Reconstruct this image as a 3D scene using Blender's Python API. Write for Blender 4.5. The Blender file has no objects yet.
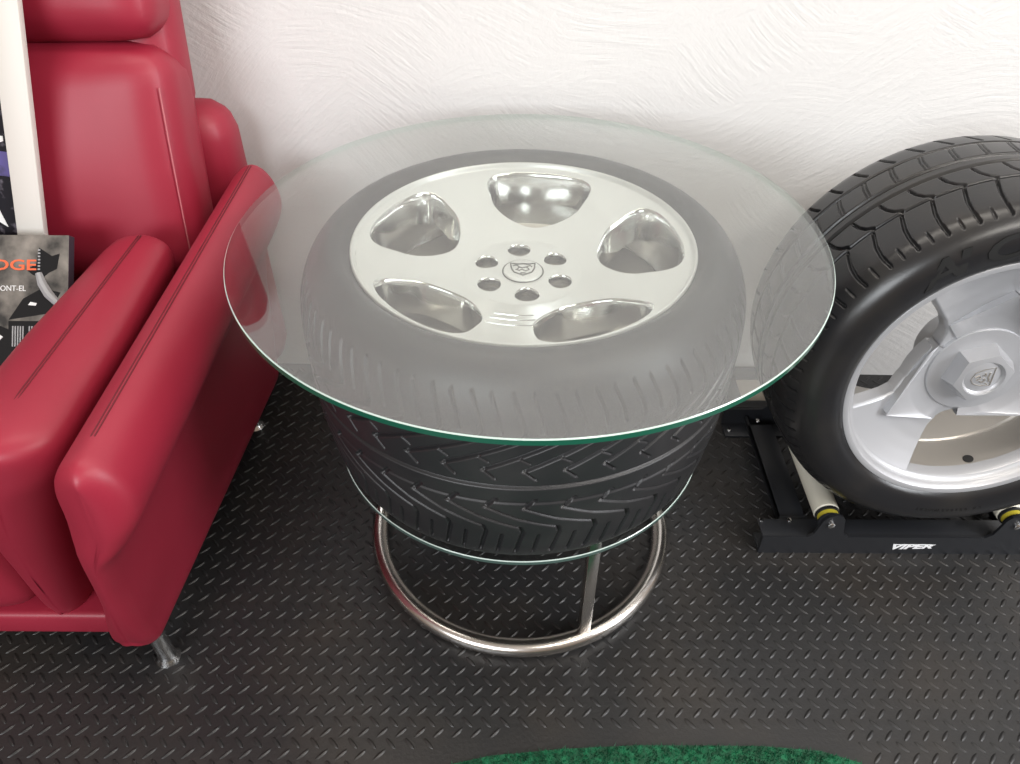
import bpy, bmesh, math, random
import numpy as np
from mathutils import Vector, Matrix

random.seed(7)
rng = np.random.default_rng(7)
PI = math.pi
S = bpy.context.scene
COL = S.collection

# ------------------------------------------------------------------ camera
F_PX, PITCH, ROLL, CAM_H = 765.3, 0.7198, 0.0070, 1.229
fw = Vector((0, math.cos(PITCH), -math.sin(PITCH)))
rt0 = Vector((1, 0, 0))
up0 = rt0.cross(fw)
rt = rt0 * math.cos(ROLL) + up0 * math.sin(ROLL)
up = up0 * math.cos(ROLL) - rt0 * math.sin(ROLL)
cd = bpy.data.cameras.new('camera')
cam = bpy.data.objects.new('camera', cd)
COL.objects.link(cam)
cd.sensor_fit = 'HORIZONTAL'
cd.sensor_width = 36.0
cd.lens = 36.0 * F_PX / 1020.0
cd.clip_start = 0.02
cam.matrix_world = Matrix(((rt.x, up.x, -fw.x, 0.0), (rt.y, up.y, -fw.y, 0.0), (rt.z, up.z, -fw.z, CAM_H), (0, 0, 0, 1)))
S.camera = cam

# ------------------------------------------------------------------ world, lights, exposure
S.view_settings.view_transform = 'Standard'
S.view_settings.look = 'None'
S.view_settings.gamma = 1.0
S.view_settings.use_curve_mapping = False
S.view_settings.exposure = 0.0
W = bpy.data.worlds.new('world')
S.world = W
W.use_nodes = True
wn = W.node_tree
wn.nodes.clear()
wo = wn.nodes.new('ShaderNodeOutputWorld')
wb = wn.nodes.new('ShaderNodeBackground')
wt = wn.nodes.new('ShaderNodeTexCoord')
ws = wn.nodes.new('ShaderNodeSeparateXYZ')
wr = wn.nodes.new('ShaderNodeValToRGB')
wn.links.new(wt.outputs['Generated'], ws.inputs[0])
wn.links.new(ws.outputs['Z'], wr.inputs[0])
wr.color_ramp.elements[0].position = 0.0
wr.color_ramp.elements[0].color = (0.44, 0.31, 0.22, 1)
wr.color_ramp.elements[1].position = 0.75
wr.color_ramp.elements[1].color = (0.88, 0.77, 0.66, 1)
wn.links.new(wr.outputs[0], wb.inputs[0])
wb.inputs[1].default_value = 0.50
wn.links.new(wb.outputs[0], wo.inputs[0])


def area(name, loc, target, sx, sy, power, color):
    l = bpy.data.lights.new(name, 'AREA')
    l.shape = 'RECTANGLE'
    l.size, l.size_y, l.energy, l.color = sx, sy, power, color
    o = bpy.data.objects.new(name, l)
    COL.objects.link(o)
    o.location = loc
    o.rotation_euler = (Vector(target) - Vector(loc)).to_track_quat('-Z', 'Y').to_euler()
    return o


area('ceiling_lamp', (0.0, 0.75, 2.75), (0.0, 1.15, 0), 2.4, 0.30, 22, (1.0, 0.93, 0.84))
area('ceiling_lamp', (1.6, -0.5, 2.75), (0.2, 0.8, 0.2), 2.4, 0.30, 46, (1.0, 0.95, 0.88))
area('window_daylight', (-1.5, -2.5, 1.9), (0.0, 1.3, 0.5), 2.2, 1.1, 104, (0.92, 0.96, 1.0))
area('right_fill', (3.0, -0.6, 1.7), (-0.2, 0.9, 0.4), 1.0, 1.6, 80, (0.93, 0.96, 1.0))  # added fill from the right, lightens the chair's outer side; no door there

# ------------------------------------------------------------------ materials


def mat(name, color, rough=0.5, metal=0.0, spec=0.5, coat=0.0, coat_rough=0.1, bump=None, vary=None, aniso=0.0):
    m = bpy.data.materials.new(name)
    m.use_nodes = True
    nt = m.node_tree
    b = nt.nodes['Principled BSDF']
    b.inputs['Base Color'].default_value = (*color, 1)
    b.inputs['Roughness'].default_value = rough
    b.inputs['Metallic'].default_value = metal
    b.inputs['Specular IOR Level'].default_value = spec
    b.inputs['Coat Weight'].default_value = coat
    b.inputs['Coat Roughness'].default_value = coat_rough
    if bump or vary:
        tc = nt.nodes.new('ShaderNodeTexCoord')
    if bump:
        sc, st, dist = bump
        n = nt.nodes.new('ShaderNodeTexNoise')
        n.inputs['Scale'].default_value = sc
        n.inputs['Detail'].default_value = 4
        nt.links.new(tc.outputs['Object'], n.inputs['Vector'])
        bp = nt.nodes.new('ShaderNodeBump')
        bp.inputs['Strength'].default_value = st
        bp.inputs['Distance'].default_value = dist
        nt.links.new(n.outputs[0], bp.inputs['Height'])
        nt.links.new(bp.outputs[0], b.inputs['Normal'])
    if vary:
        sc, c2, lo, hi = vary
        n = nt.nodes.new('ShaderNodeTexNoise')
        n.inputs['Scale'].default_value = sc
        n.inputs['Detail'].default_value = 5
        nt.links.new(tc.outputs['Object'], n.inputs['Vector'])
        r = nt.nodes.new('ShaderNodeMapRange')
        r.inputs['From Min'].default_value = lo
        r.inputs['From Max'].default_value = hi
        nt.links.new(n.outputs[0], r.inputs['Value'])
        mx = nt.nodes.new('ShaderNodeMix')
        mx.data_type = 'RGBA'
        mx.inputs['A'].default_value = (*color, 1)
        mx.inputs['B'].default_value = (*c2, 1)
        nt.links.new(r.outputs[0], mx.inputs['Factor'])
        nt.links.new(mx.outputs['Result'], b.inputs['Base Color'])
    return m


def glass_mat(name, tint, f0):
    m = bpy.data.materials.new(name)
    m.use_nodes = True
    nt = m.node_tree
    nt.nodes.clear()
    out = nt.nodes.new('ShaderNodeOutputMaterial')
    tr = nt.nodes.new('ShaderNodeBsdfTransparent')
    tr.inputs[0].default_value = (*tint, 1)
    gl = nt.nodes.new('ShaderNodeBsdfGlossy')
    gl.inputs['Roughness'].default_value = 0.0
    lw = nt.nodes.new('ShaderNodeLayerWeight')
    lw.inputs['Blend'].default_value = 0.5
    pw = nt.nodes.new('ShaderNodeMath')
    pw.operation = 'POWER'
    pw.inputs[1].default_value = 5.0
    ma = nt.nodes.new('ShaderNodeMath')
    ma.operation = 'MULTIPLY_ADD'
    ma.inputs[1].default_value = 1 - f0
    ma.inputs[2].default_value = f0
    mx = nt.nodes.new('ShaderNodeMixShader')
    L = nt.links.new
    L(lw.outputs['Facing'], pw.inputs[0])
    L(pw.outputs[0], ma.inputs[0])
    L(ma.outputs[0], mx.inputs[0])
    L(tr.outputs[0], mx.inputs[1])
    L(gl.outputs[0], mx.inputs[2])
    L(mx.outputs[0], out.inputs[0])
    return m


def edge_glass_mat(name, color, inner):
    """ground green rim of a glass sheet: seen from outside it shows its colour, from within the sheet it lets the view through"""
    m = mat(name, color, 0.12, spec=0.6)
    nt = m.node_tree
    b = nt.nodes['Principled BSDF']
    out = nt.nodes['Material Output']
    ge = nt.nodes.new('ShaderNodeNewGeometry')
    tr = nt.nodes.new('ShaderNodeBsdfTransparent')
    tr.inputs[0].default_value = (*inner, 1)
    mx = nt.nodes.new('ShaderNodeMixShader')
    nt.links.new(ge.outputs['Backfacing'], mx.inputs[0])
    nt.links.new(b.outputs[0], mx.inputs[1])
    nt.links.new(tr.outputs[0], mx.inputs[2])
    nt.links.new(mx.outputs[0], out.inputs[0])
    return m


def wall_mat():
    m = mat('trowelled_plaster', (0.69, 0.68, 0.67), 0.75, spec=0.25)
    nt = m.node_tree
    L = nt.links.new
    b = nt.nodes['Principled BSDF']
    tc = nt.nodes.new('ShaderNodeTexCoord')
    # overlapping trowel strokes: stretched noise at several slants, picked by a patchy mask
    warp = nt.nodes.new('ShaderNodeTexNoise')
    warp.inputs['Scale'].default_value = 2.2
    warp.inputs['Detail'].default_value = 1
    L(tc.outputs['Object'], warp.inputs['Vector'])
    vm = nt.nodes.new('ShaderNodeVectorMath')
    vm.operation = 'MULTIPLY_ADD'
    vm.inputs[1].default_value = (0.22, 0.22, 0.22)
    L(warp.outputs['Color'], vm.inputs[0])
    L(tc.outputs['Object'], vm.inputs[2])

    def strokes(deg, sc):
        mp = nt.nodes.new('ShaderNodeMapping')
        mp.vector_type = 'TEXTURE'
        mp.inputs['Rotation'].default_value = (0, math.radians(deg), 0)
        mp.inputs['Scale'].default_value = (0.16, 0.02, 0.012)
        L(vm.outputs[0], mp.inputs['Vector'])
        n = nt.nodes.new('ShaderNodeTexNoise')
        n.inputs['Scale'].default_value = sc
        n.inputs['Detail'].default_value = 4
        n.inputs['Roughness'].default_value = 0.65
        L(mp.outputs[0], n.inputs['Vector'])
        return n
    a1, a2, a3 = strokes(-32, 1.0), strokes(38, 1.2), strokes(8, 0.9)
    mk = nt.nodes.new('ShaderNodeTexNoise')
    mk.inputs['Scale'].default_value = 4.0
    mk.inputs['Detail'].default_value = 2
    L(tc.outputs['Object'], mk.inputs['Vector'])
    sp = nt.nodes.new('ShaderNodeSeparateColor')
    L(mk.outputs['Color'], sp.inputs[0])

    def pick(fac, lo, hi, A, B):
        r = nt.nodes.new('ShaderNodeMapRange')
        r.inputs['From Min'].default_value = lo
        r.inputs['From Max'].default_value = hi
        L(fac, r.inputs['Value'])
        x = nt.nodes.new('ShaderNodeMix')
        L(r.outputs[0], x.inputs['Factor'])
        L(A, x.inputs['A'])
        L(B, x.inputs['B'])
        return x.outputs['Result']
    s1 = pick(sp.outputs['Red'], 0.44, 0.56, a1.outputs[0], a2.outputs[0])
    s2 = pick(sp.outputs['Green'], 0.48, 0.60, s1, a3.outputs[0])
    n2 = nt.nodes.new('ShaderNodeTexNoise')
    n2.inputs['Scale'].default_value = 120
    n2.inputs['Detail'].default_value = 4
    L(tc.outputs['Object'], n2.inputs['Vector'])
    ad = nt.nodes.new('ShaderNodeMath')
    ad.operation = 'MULTIPLY_ADD'
    L(n2.outputs[0], ad.inputs[0])
    ad.inputs[1].default_value = 0.35
    L(s2, ad.inputs[2])
    bp = nt.nodes.new('ShaderNodeBump')
    bp.inputs['Strength'].default_value = 0.5
    bp.inputs['Distance'].default_value = 0.004
    L(ad.outputs[0], bp.inputs['Height'])
    L(bp.outputs[0], b.inputs['Normal'])
    return m


M = {}
M['wall'] = wall_mat()
M['floor'] = mat('black_rubber_mat', (0.017, 0.0168, 0.0175), 0.40, spec=0.5, bump=(160, 0.25, 0.002), vary=(5, (0.026, 0.0225, 0.020), 0.45, 0.7))
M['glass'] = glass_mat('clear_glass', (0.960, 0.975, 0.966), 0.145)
M['glass_edge'] = edge_glass_mat('green_glass_edge', (0.010, 0.10, 0.060), (0.84, 0.93, 0.89))
M['glass_edge_dark'] = edge_glass_mat('grey_green_glass_edge', (0.07, 0.11, 0.10), (0.85, 0.93, 0.90))
M['rubber'] = mat('tyre_rubber', (0.020, 0.020, 0.022), 0.42, spec=0.5, bump=(220, 0.12, 0.001), vary=(9, (0.034, 0.033, 0.034), 0.45, 0.75))
M['rubber_shiny'] = mat('dressed_tyre_rubber', (0.014, 0.014, 0.0155), 0.28, spec=0.5, bump=(200, 0.10, 0.001), vary=(8, (0.026, 0.024, 0.022), 0.45, 0.75))
M['letter'] = mat('matte_raised_rubber', (0.012, 0.012, 0.012), 0.7, spec=0.3)
M['silver'] = mat('silver_paint', (0.47, 0.475, 0.495), 0.42, metal=0.45, coat=0.5, coat_rough=0.08)
M['white_silver'] = mat('pale_silver_paint', (0.80, 0.80, 0.78), 0.34, metal=0.35, coat=0.5, coat_rough=0.06)
M['polished'] = mat('polished_alloy', (0.80, 0.80, 0.78), 0.13, metal=1.0)
M['barrel'] = mat('cast_alloy_barrel', (0.50, 0.47, 0.43), 0.33, metal=0.8)
M['emblem_and_ring'] = mat('grey_relief_and_cap_shade', (0.16, 0.155, 0.145), 0.4, metal=0.6)
M['bevel_glint'] = edge_glass_mat('painted_bevel_glint', (0.50, 0.60, 0.56), (0.88, 0.94, 0.91))  # pale colour paints the white highlight along the top bevel of the glass
M['steel'] = mat('brushed_steel', (0.66, 0.63, 0.60), 0.24, metal=1.0, bump=(260, 0.05, 0.0005))
M['chrome'] = mat('chrome', (0.80, 0.80, 0.80), 0.17, metal=1.0)
M['black_metal'] = mat('black_powder_coat', (0.016, 0.017, 0.020), 0.38, spec=0.5, bump=(300, 0.1, 0.0005))
M['pvc'] = mat('cream_roller_plastic', (0.74, 0.71, 0.60), 0.4)
M['yellow'] = mat('yellow_bearing_seal', (0.55, 0.46, 0.04), 0.45)
M['dark'] = mat('dark_recess', (0.012, 0.012, 0.012), 0.6)
M['white_decal'] = mat('white_decal', (0.85, 0.86, 0.88), 0.5)
M['leather'] = mat('red_leather', (0.285, 0.016, 0.036), 0.44, spec=0.45, bump=(420, 0.18, 0.0006), vary=(4, (0.315, 0.019, 0.042), 0.35, 0.7))
M['seam'] = mat('dark_red_seam', (0.12, 0.006, 0.014), 0.7)
M['stitch'] = mat('pale_stitch', (0.46, 0.13, 0.15), 0.6)
M['frame_white'] = mat('white_painted_frame', (0.64, 0.615, 0.575), 0.5, bump=(60, 0.05, 0.001))
M['poster_dark'] = mat('dark_poster_print', (0.008, 0.007, 0.011), 0.6, spec=0.2, vary=(60, (0.10, 0.09, 0.11), 0.55, 0.68))
M['poster_purple'] = mat('purple_poster_print', (0.07, 0.05, 0.22), 0.4, vary=(45, (0.02, 0.015, 0.05), 0.5, 0.7))
M['ink_white'] = mat('white_print', (0.72, 0.72, 0.72), 0.45)
M['ink_grey'] = mat('grey_print', (0.30, 0.30, 0.31), 0.45)
M['ink_black'] = mat('black_print', (0.008, 0.0075, 0.008), 0.6, spec=0.2)
M['ink_orange'] = mat('orange_print', (0.72, 0.13, 0.05), 0.45)
M['box_print'] = mat('grey_rock_print', (0.035, 0.033, 0.031), 0.55, spec=0.25, vary=(22, (0.25, 0.225, 0.20), 0.36, 0.68))
M['box_side'] = mat('dark_box_side', (0.045, 0.04, 0.055), 0.4)
M['turf'] = mat('green_turf_pile', (0.002, 0.062, 0.026), 0.5, spec=0.4, vary=(90, (0.006, 0.15, 0.062), 0.42, 0.66))
M['beige'] = mat('beige_panel', (0.34, 0.30, 0.25), 0.6)

# ------------------------------------------------------------------ object helpers


def link(o, parent=None):
    COL.objects.link(o)
    if parent:
        o.parent = parent
    return o


def thing(name, label, cat, loc=(0, 0, 0), group=None):
    o = bpy.data.objects.new(name, None)
    o.empty_display_size = 0.05
    COL.objects.link(o)
    o.location = loc
    o['label'] = label
    o['category'] = cat
    if group:
        o['group'] = group
    return o


def smooth(me, angle=None):
    n = len(me.polygons)
    me.polygons.foreach_set('use_smooth', np.ones(n, dtype=bool))
    if angle is not None:
        me.set_sharp_from_angle(angle=math.radians(angle))


def obj(name, bm, mats, parent=None, sm=35, label=None, off=None):
    """link a bmesh as one mesh object; off shifts world coordinates to the parent's frame"""
    me = bpy.data.meshes.new(name)
    if off is not None:
        bmesh.ops.translate(bm, verts=bm.verts, vec=-Vector(off))
    bm.normal_update()
    bm.to_mesh(me)
    bm.free()
    for m in (mats if isinstance(mats, (list, tuple)) else [mats]):
        me.materials.append(m)
    if sm:
        smooth(me, sm)
    o = bpy.data.objects.new(name, me)
    if label:
        o['label'] = label
    return link(o, parent)


def recalc(bm):
    bmesh.ops.recalc_face_normals(bm, faces=bm.faces)
    return bm


def box(bm, lo, hi, bev=0.0, mi=0, rot=None, pivot=None, seg=2):
    r = bmesh.ops.create_cube(bm, size=1)
    vs = r['verts']
    c = [(a + b) / 2 for a, b in zip(lo, hi)]
    for v in vs:
        v.co = Vector([c[i] + v.co[i] * (hi[i] - lo[i]) for i in range(3)])
    fs = list({f for v in vs for f in v.link_faces})
    for f in fs:
        f.material_index = mi
    if bev > 0:
        es = list({e for v in vs for e in v.link_edges})
        rr = bmesh.ops.bevel(bm, geom=es, offset=bev, segments=seg, affect='EDGES', profile=0.5)
        for f in rr['faces']:
            f.material_index = mi
        vs = list({v for f in rr['faces'] for v in f.verts} | {v for v in vs if v.is_valid})
    if rot is not None:
        pv = Vector(pivot or c)
        for v in vs:
            v.co = pv + rot @ (v.co - pv)
    return vs


def lathe(bm, prof, n=96, mi=0, center=(0, 0, 0), axis='z', close=False, mis=None):
    """revolve (r, z) profile; axis z or y (y: profile z runs along +y)"""
    c = Vector(center)
    rings = []
    for r, z in prof:
        ring = []
        if r < 1e-6:
            p = Vector((0, 0, z)) if axis == 'z' else (Vector((0, z, 0)) if axis == 'y' else Vector((z, 0, 0)))
            v = bm.verts.new(c + p)
            ring = [v] * n
        else:
            for i in range(n):
                a = 2 * PI * i / n
                if axis == 'z':
                    p = Vector((r * math.cos(a), r * math.sin(a), z))
                elif axis == 'y':
                    p = Vector((r * math.cos(a), z, r * math.sin(a)))
                else:
                    p = Vector((z, r * math.cos(a), r * math.sin(a)))
                ring.append(bm.verts.new(c + p))
        rings.append(ring)
    idx = list(range(len(rings) - 1)) + ([len(rings) - 1] if close else [])
    for k in idx:
        A, B = rings[k], rings[(k + 1) % len(rings)]
        for i in range(n):
            j = (i + 1) % n
            q = []
            for v in (A[i], A[j], B[j], B[i]):
                if v not in q:
                    q.append(v)
            if len(q) >= 3:
                f = bm.faces.new(q)
                f.material_index = mis[k] if mis else mi
    return rings


def tube(bm, pts, r, n=12, mi=0, closed=False, caps=True):
    pts = [Vector(p) for p in pts]
    N = len(pts)
    rings = []
    prev = None
    for i, p in enumerate(pts):
        if closed:
            t = (pts[(i + 1) % N] - pts[i - 1]).normalized()
        else:
            t = (pts[min(i + 1, N - 1)] - pts[max(i - 1, 0)]).normalized()
        if prev is None:
            a = Vector((0, 0, 1)) if abs(t.z) < 0.9 else Vector((1, 0, 0))
            u = t.cross(a).normalized()
        else:
            u = (prev - t * prev.dot(t)).normalized()
        prev = u
        w = t.cross(u)
        rr = r[i] if isinstance(r, (list, tuple)) else r
        rings.append([bm.verts.new(p + (u * math.cos(2 * PI * k / n) + w * math.sin(2 * PI * k / n)) * rr) for k in range(n)])
    for i in range(N if closed else N - 1):
        A, B = rings[i], rings[(i + 1) % N]
        for k in range(n):
            f = bm.faces.new((A[k], A[(k + 1) % n], B[(k + 1) % n], B[k]))
            f.material_index = mi
    if caps and not closed:
        bm.faces.new(rings[0][::-1]).material_index = mi
        bm.faces.new(rings[-1]).material_index = mi


def prism(bm, pts2, z0, z1, mi=0, fn=None, top_mi=None):
    """polygon extruded between z0 and z1; fn maps (x, y, z) to 3D"""
    fn = fn or (lambda x, y, z: Vector((x, y, z)))
    lo = [bm.verts.new(fn(x, y, z0)) for x, y in pts2]
    hi = [bm.verts.new(fn(x, y, z1)) for x, y in pts2]
    n = len(pts2)
    fs = [bm.faces.new(hi), bm.faces.new(lo[::-1])]
    for i in range(n):
        fs.append(bm.faces.new((lo[i], lo[(i + 1) % n], hi[(i + 1) % n], hi[i])))
    for f in fs:
        f.material_index = mi
    if top_mi is not None:
        fs[0].material_index = top_mi
    for f in fs:
        f.normal_update()
    bmesh.ops.triangulate(bm, faces=fs[:2], ngon_method='EAR_CLIP')


def cushion(bm, c, half, rad, puff=(0, 0, 0), rot=None, n=12, fn=None, mi=0):
    """rounded box with puffed faces"""
    c = Vector(c)
    hx, hy, hz = half
    tmp = bmesh.new()
    bmesh.ops.create_cube(tmp, size=2)
    bmesh.ops.subdivide_edges(tmp, edges=tmp.edges[:], cuts=n, use_grid_fill=True)
    H = Vector(half)
    inner = Vector([max(h - rad, 0.0) for h in half])
    m = {}
    for v in tmp.verts:
        # denser sampling towards the rounded edges
        q = Vector([math.sin(x * PI / 2) * 0.6 + x * 0.4 for x in v.co])
        p = Vector([q[i] * H[i] for i in range(3)])
        k = Vector([max(-inner[i], min(inner[i], p[i])) for i in range(3)])
        d = p - k
        if d.length > 1e-9:
            p = k + d.normalized() * rad
        u = [min(1, abs(p[i]) / H[i]) for i in range(3)]
        g = [math.cos(x * PI / 2) for x in u]
        p.x += math.copysign(puff[0] * g[1] * g[2], p.x) * (abs(p.x) / H.x) ** 2
        p.y += math.copysign(puff[1] * g[0] * g[2], p.y) * (abs(p.y) / H.y) ** 2
        p.z += math.copysign(puff[2] * g[0] * g[1], p.z) * (abs(p.z) / H.z) ** 2
        if fn:
            p = fn(p)
        if rot is not None:
            p = rot @ p
        m[v] = bm.verts.new(c + p)
    for f in tmp.faces:
        bm.faces.new([m[v] for v in f.verts]).material_index = mi
    tmp.free()


def loft(bm, sections, mi=0, cap=True):
    rings = [[bm.verts.new(Vector(p)) for p in s] for s in sections]
    n = len(rings[0])
    for A, B in zip(rings, rings[1:]):
        for k in range(n):
            bm.faces.new((A[k], A[(k + 1) % n], B[(k + 1) % n], B[k])).material_index = mi
    if cap:
        bm.faces.new(rings[0][::-1]).material_index = mi
        bm.faces.new(rings[-1]).material_index = mi
    return rings


def closed_spline(pts, per=6):
    out = []
    n = len(pts)
    P = [np.array(p, float) for p in pts]
    for i in range(n):
        a, b, c, d = P[i - 1], P[i], P[(i + 1) % n], P[(i + 2) % n]
        for k in range(per):
            t = k / per
            out.append(tuple(0.5 * ((2 * b) + (-a + c) * t + (2 * a - 5 * b + 4 * c - d) * t * t + (-a + 3 * b - 3 * c + d) * t ** 3)))
    return out


def text_verts(body, size, shear=0.0, sx=1.0, offset=0.0, ext=0.0005, space=1.0, align='LEFT'):
    """text geometry as (verts, faces), flat in XY with thickness along Z"""
    cu = bpy.data.curves.new('letters', 'FONT')
    cu.body = body
    cu.size = size
    cu.shear = shear
    cu.offset = offset
    cu.extrude = ext
    cu.space_character = space
    cu.align_x = align
    cu.resolution_u = 3
    o = bpy.data.objects.new('letters', cu)
    COL.objects.link(o)
    dg = bpy.context.evaluated_depsgraph_get()
    me = bpy.data.meshes.new_from_object(o.evaluated_get(dg))
    vs = [Vector((v.co.x * sx, v.co.y, v.co.z)) for v in me.vertices]
    fs = [tuple(p.vertices) for p in me.polygons]
    bpy.data.objects.remove(o)
    bpy.data.curves.remove(cu)
    bpy.data.meshes.remove(me)
    return vs, fs


def add_geo(bm, vs, fs, fn, mi=0):
    nv = [bm.verts.new(fn(v)) for v in vs]
    for f in fs:
        try:
            bm.faces.new([nv[i] for i in f]).material_index = mi
        except ValueError:
            pass


def grid_mesh(name, P, mats, parent=None, wrap=True, label=None):
    """P: (rows, cols, 3) grid, cols wrap round"""
    R, C = P.shape[:2]
    me = bpy.data.meshes.new(name)
    i, j = np.meshgrid(np.arange(R - 1), np.arange(C), indexing='ij')
    j2 = (j + 1) % C
    q = np.stack([i * C + j, i * C + j2, (i + 1) * C + j2, (i + 1) * C + j], -1).reshape(-1, 4)
    nv, nf = R * C, len(q)
    me.vertices.add(nv)
    me.vertices.foreach_set('co', P.reshape(-1).astype(np.float32))
    me.loops.add(nf * 4)
    me.loops.foreach_set('vertex_index', q.reshape(-1).astype(np.int32))
    me.polygons.add(nf)
    me.polygons.foreach_set('loop_start', (np.arange(nf) * 4).astype(np.int32))
    me.update(calc_edges=True)
    me.validate()
    for m in (mats if isinstance(mats, (list, tuple)) else [mats]):
        me.materials.append(m)
    smooth(me)
    o = bpy.data.objects.new(name, me)
    if label:
        o['label'] = label
    return link(o, parent)


# ------------------------------------------------------------------ the setting
WALL_D, WALL_S = 1.456, -0.0192


def wall_y(x):
    return WALL_D + WALL_S * x


bm = bmesh.new()
X0, X1 = -2.6, 2.6
prism(bm, [(X0, wall_y(X0)), (X1, wall_y(X1)), (X1, wall_y(X1) + 0.12), (X0, wall_y(X0) + 0.12)], 0.0, 2.8)
o = obj('wall_back', recalc(bm), M['wall'], sm=None)
o['kind'] = 'structure'

# rug outline (front edge of a green turf rug near the photographer)
RUG = [(-0.62, 0.28), (-0.40, 0.415), (-0.20, 0.475), (-0.027, 0.513), (0.083, 0.524), (0.21, 0.531), (0.399, 0.531), (0.492, 0.524),
       (0.549, 0.506), (0.60, 0.47), (0.63, 0.41), (0.64, 0.33), (0.60, 0.24), (0.50, 0.19), (-0.45, 0.19), (-0.60, 0.23)]


def rug_front(x):
    xs = [p[0] for p in RUG[:11]]
    ys = [p[1] for p in RUG[:11]]
    return float(np.interp(x, xs, ys, left=-9, right=-9))


bm = bmesh.new()
vs = [bm.verts.new((x, y, 0)) for x, y in ((X0, -1.6), (X1, -1.6), (X1, wall_y(X1)), (X0, wall_y(X0)))]
bm.faces.new(vs)
lo = [bm.verts.new((v.co.x, v.co.y, -0.02)) for v in vs]
bm.faces.new(lo[::-1])
for k in range(4):
    bm.faces.new((vs[k], lo[k], lo[(k + 1) % 4], vs[(k + 1) % 4]))
PX, PY = 0.0300, 0.0350
nb = 8
NX, NY = 126, int(1.1 / PY)
for iy in range(NY):
    for ix in range(NX):
        for s in (0, 1):
            x = -1.22 - 22 * PX + (ix + 0.5 * s) * PX
            y = 0.375 + (iy + 0.5 * s) * PY
            if y > wall_y(x) - 0.012 or y < rug_front(x) + 0.036 and x < 0.56 or y < rug_front(x) + 0.01:
                continue
            d = 1 if s == 0 else -1
            ca, sa = math.cos(d * 0.80), math.sin(d * 0.80)
            L, Wd = 0.0122, 0.0034
            o_, t_ = [], []
            for k in range(nb):
                a = 2 * PI * k / nb
                px, py = L * math.cos(a), Wd * math.sin(a)
                o_.append(bm.verts.new((x + ca * px - sa * py, y + sa * px + ca * py, 0.0)))
                px *= 0.8
                py *= 0.40
                t_.append(bm.verts.new((x + ca * px - sa * py, y + sa * px + ca * py, 0.0019)))
            for k in range(nb):
                bm.faces.new((o_[k], o_[(k + 1) % nb], t_[(k + 1) % nb], t_[k]))
            bm.faces.new(t_)
o = obj('floor', bm, M['floor'], sm=55)
o['kind'] = 'structure'

# ------------------------------------------------------------------ tyre builder


def seg_depth(x, y, a, b, w, dep, soft=0.0007):
    ax, ay = a
    bx, by = b
    dx, dy = bx - ax, by - ay
    t = np.clip(((x - ax) * dx + (y - ay) * dy) / (dx * dx + dy * dy + 1e-12), 0, 1)
    d = np.hypot(x - ax - t * dx, y - ay - t * dy)
    return dep * np.clip((w / 2 + soft - d) / (2 * soft), 0, 1)


def line_depth(x, y, pts, w, dep):
    r = np.zeros_like(x)
    for a, b in zip(pts, pts[1:]):
        r = np.maximum(r, seg_depth(x, y, a, b, w, dep))
    return r


def tyre(name, prof, tread, rows_tread, pitches, cols, pattern, parent, m):
    """prof: (r, z) from the outer bead round to the inner bead; tread=(i0, i1) profile indices carrying pattern"""
    prof = [np.array(p, float) for p in prof]

    def sample(pts, n, close=False):
        pts = np.array(pts)
        # Catmull-Rom resample
        out = []
        for i in range(len(pts) - 1):
            a = pts[max(i - 1, 0)]
            b, c_ = pts[i], pts[i + 1]
            d = pts[min(i + 2, len(pts) - 1)]
            for t in np.linspace(0, 1, 24, endpoint=False):
                out.append(0.5 * ((2 * b) + (-a + c_) * t + (2 * a - 5 * b + 4 * c_ - d) * t * t + (-a + 3 * b - 3 * c_ + d) * t ** 3))
        out.append(pts[-1])
        return np.array(out)

    full = sample(prof, 0)
    i0, i1 = tread[0] * 24, tread[1] * 24

    def by_len(seg, n):
        L = np.concatenate([[0], np.cumsum(np.hypot(*np.diff(seg, axis=0).T))])
        t = np.linspace(0, L[-1], n)
        return np.stack([np.interp(t, L, seg[:, 0]), np.interp(t, L, seg[:, 1])], -1)

    A = by_len(full[:i0 + 1], 26)
    T = by_len(full[i0:i1 + 1], rows_tread)
    B = by_len(full[i1:], 26)
    P = np.concatenate([A[:-1], T, B[1:]])
    isT = np.zeros(len(P), bool)
    isT[25:25 + rows_tread] = True
    R = P[:, 0].max()
    C = pitches * cols
    pitch = 2 * PI * R / pitches
    ds = np.arange(cols) / cols * pitch
    zz, ss = np.meshgrid(P[:, 1], ds, indexing='ij')
    dep = pattern(ss, zz, pitch)
    dep[~isT] = 0
    dep = np.tile(dep, (1, pitches))
    # push along the profile normal
    tg = np.gradient(P, axis=0)
    nr, nz = -tg[:, 1], tg[:, 0]
    ln = np.hypot(nr, nz)
    nr, nz = nr / ln, nz / ln
    sg = np.sign(nr[len(P) // 2])
    nr, nz = nr * sg, nz * sg
    rr = P[:, 0][:, None] - dep * nr[:, None]
    zc = P[:, 1][:, None] - dep * nz[:, None]
    a = 2 * PI * np.arange(C) / C
    G = np.stack([rr * np.cos(a), rr * np.sin(a), zc + 0 * a], -1)
    if sg > 0:
        G = G[:, :, :]
    return grid_mesh(name, G[::-1] if P[0, 1] > P[-1, 1] else G, m, parent)


# ------------------------------------------------------------------ wheel table
TC = Vector((0.018, 0.965, 0.0))
table = thing('wheel_table', 'round coffee table made from a wide tyre and five-hole alloy wheel under clear glass', 'table', TC)

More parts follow.
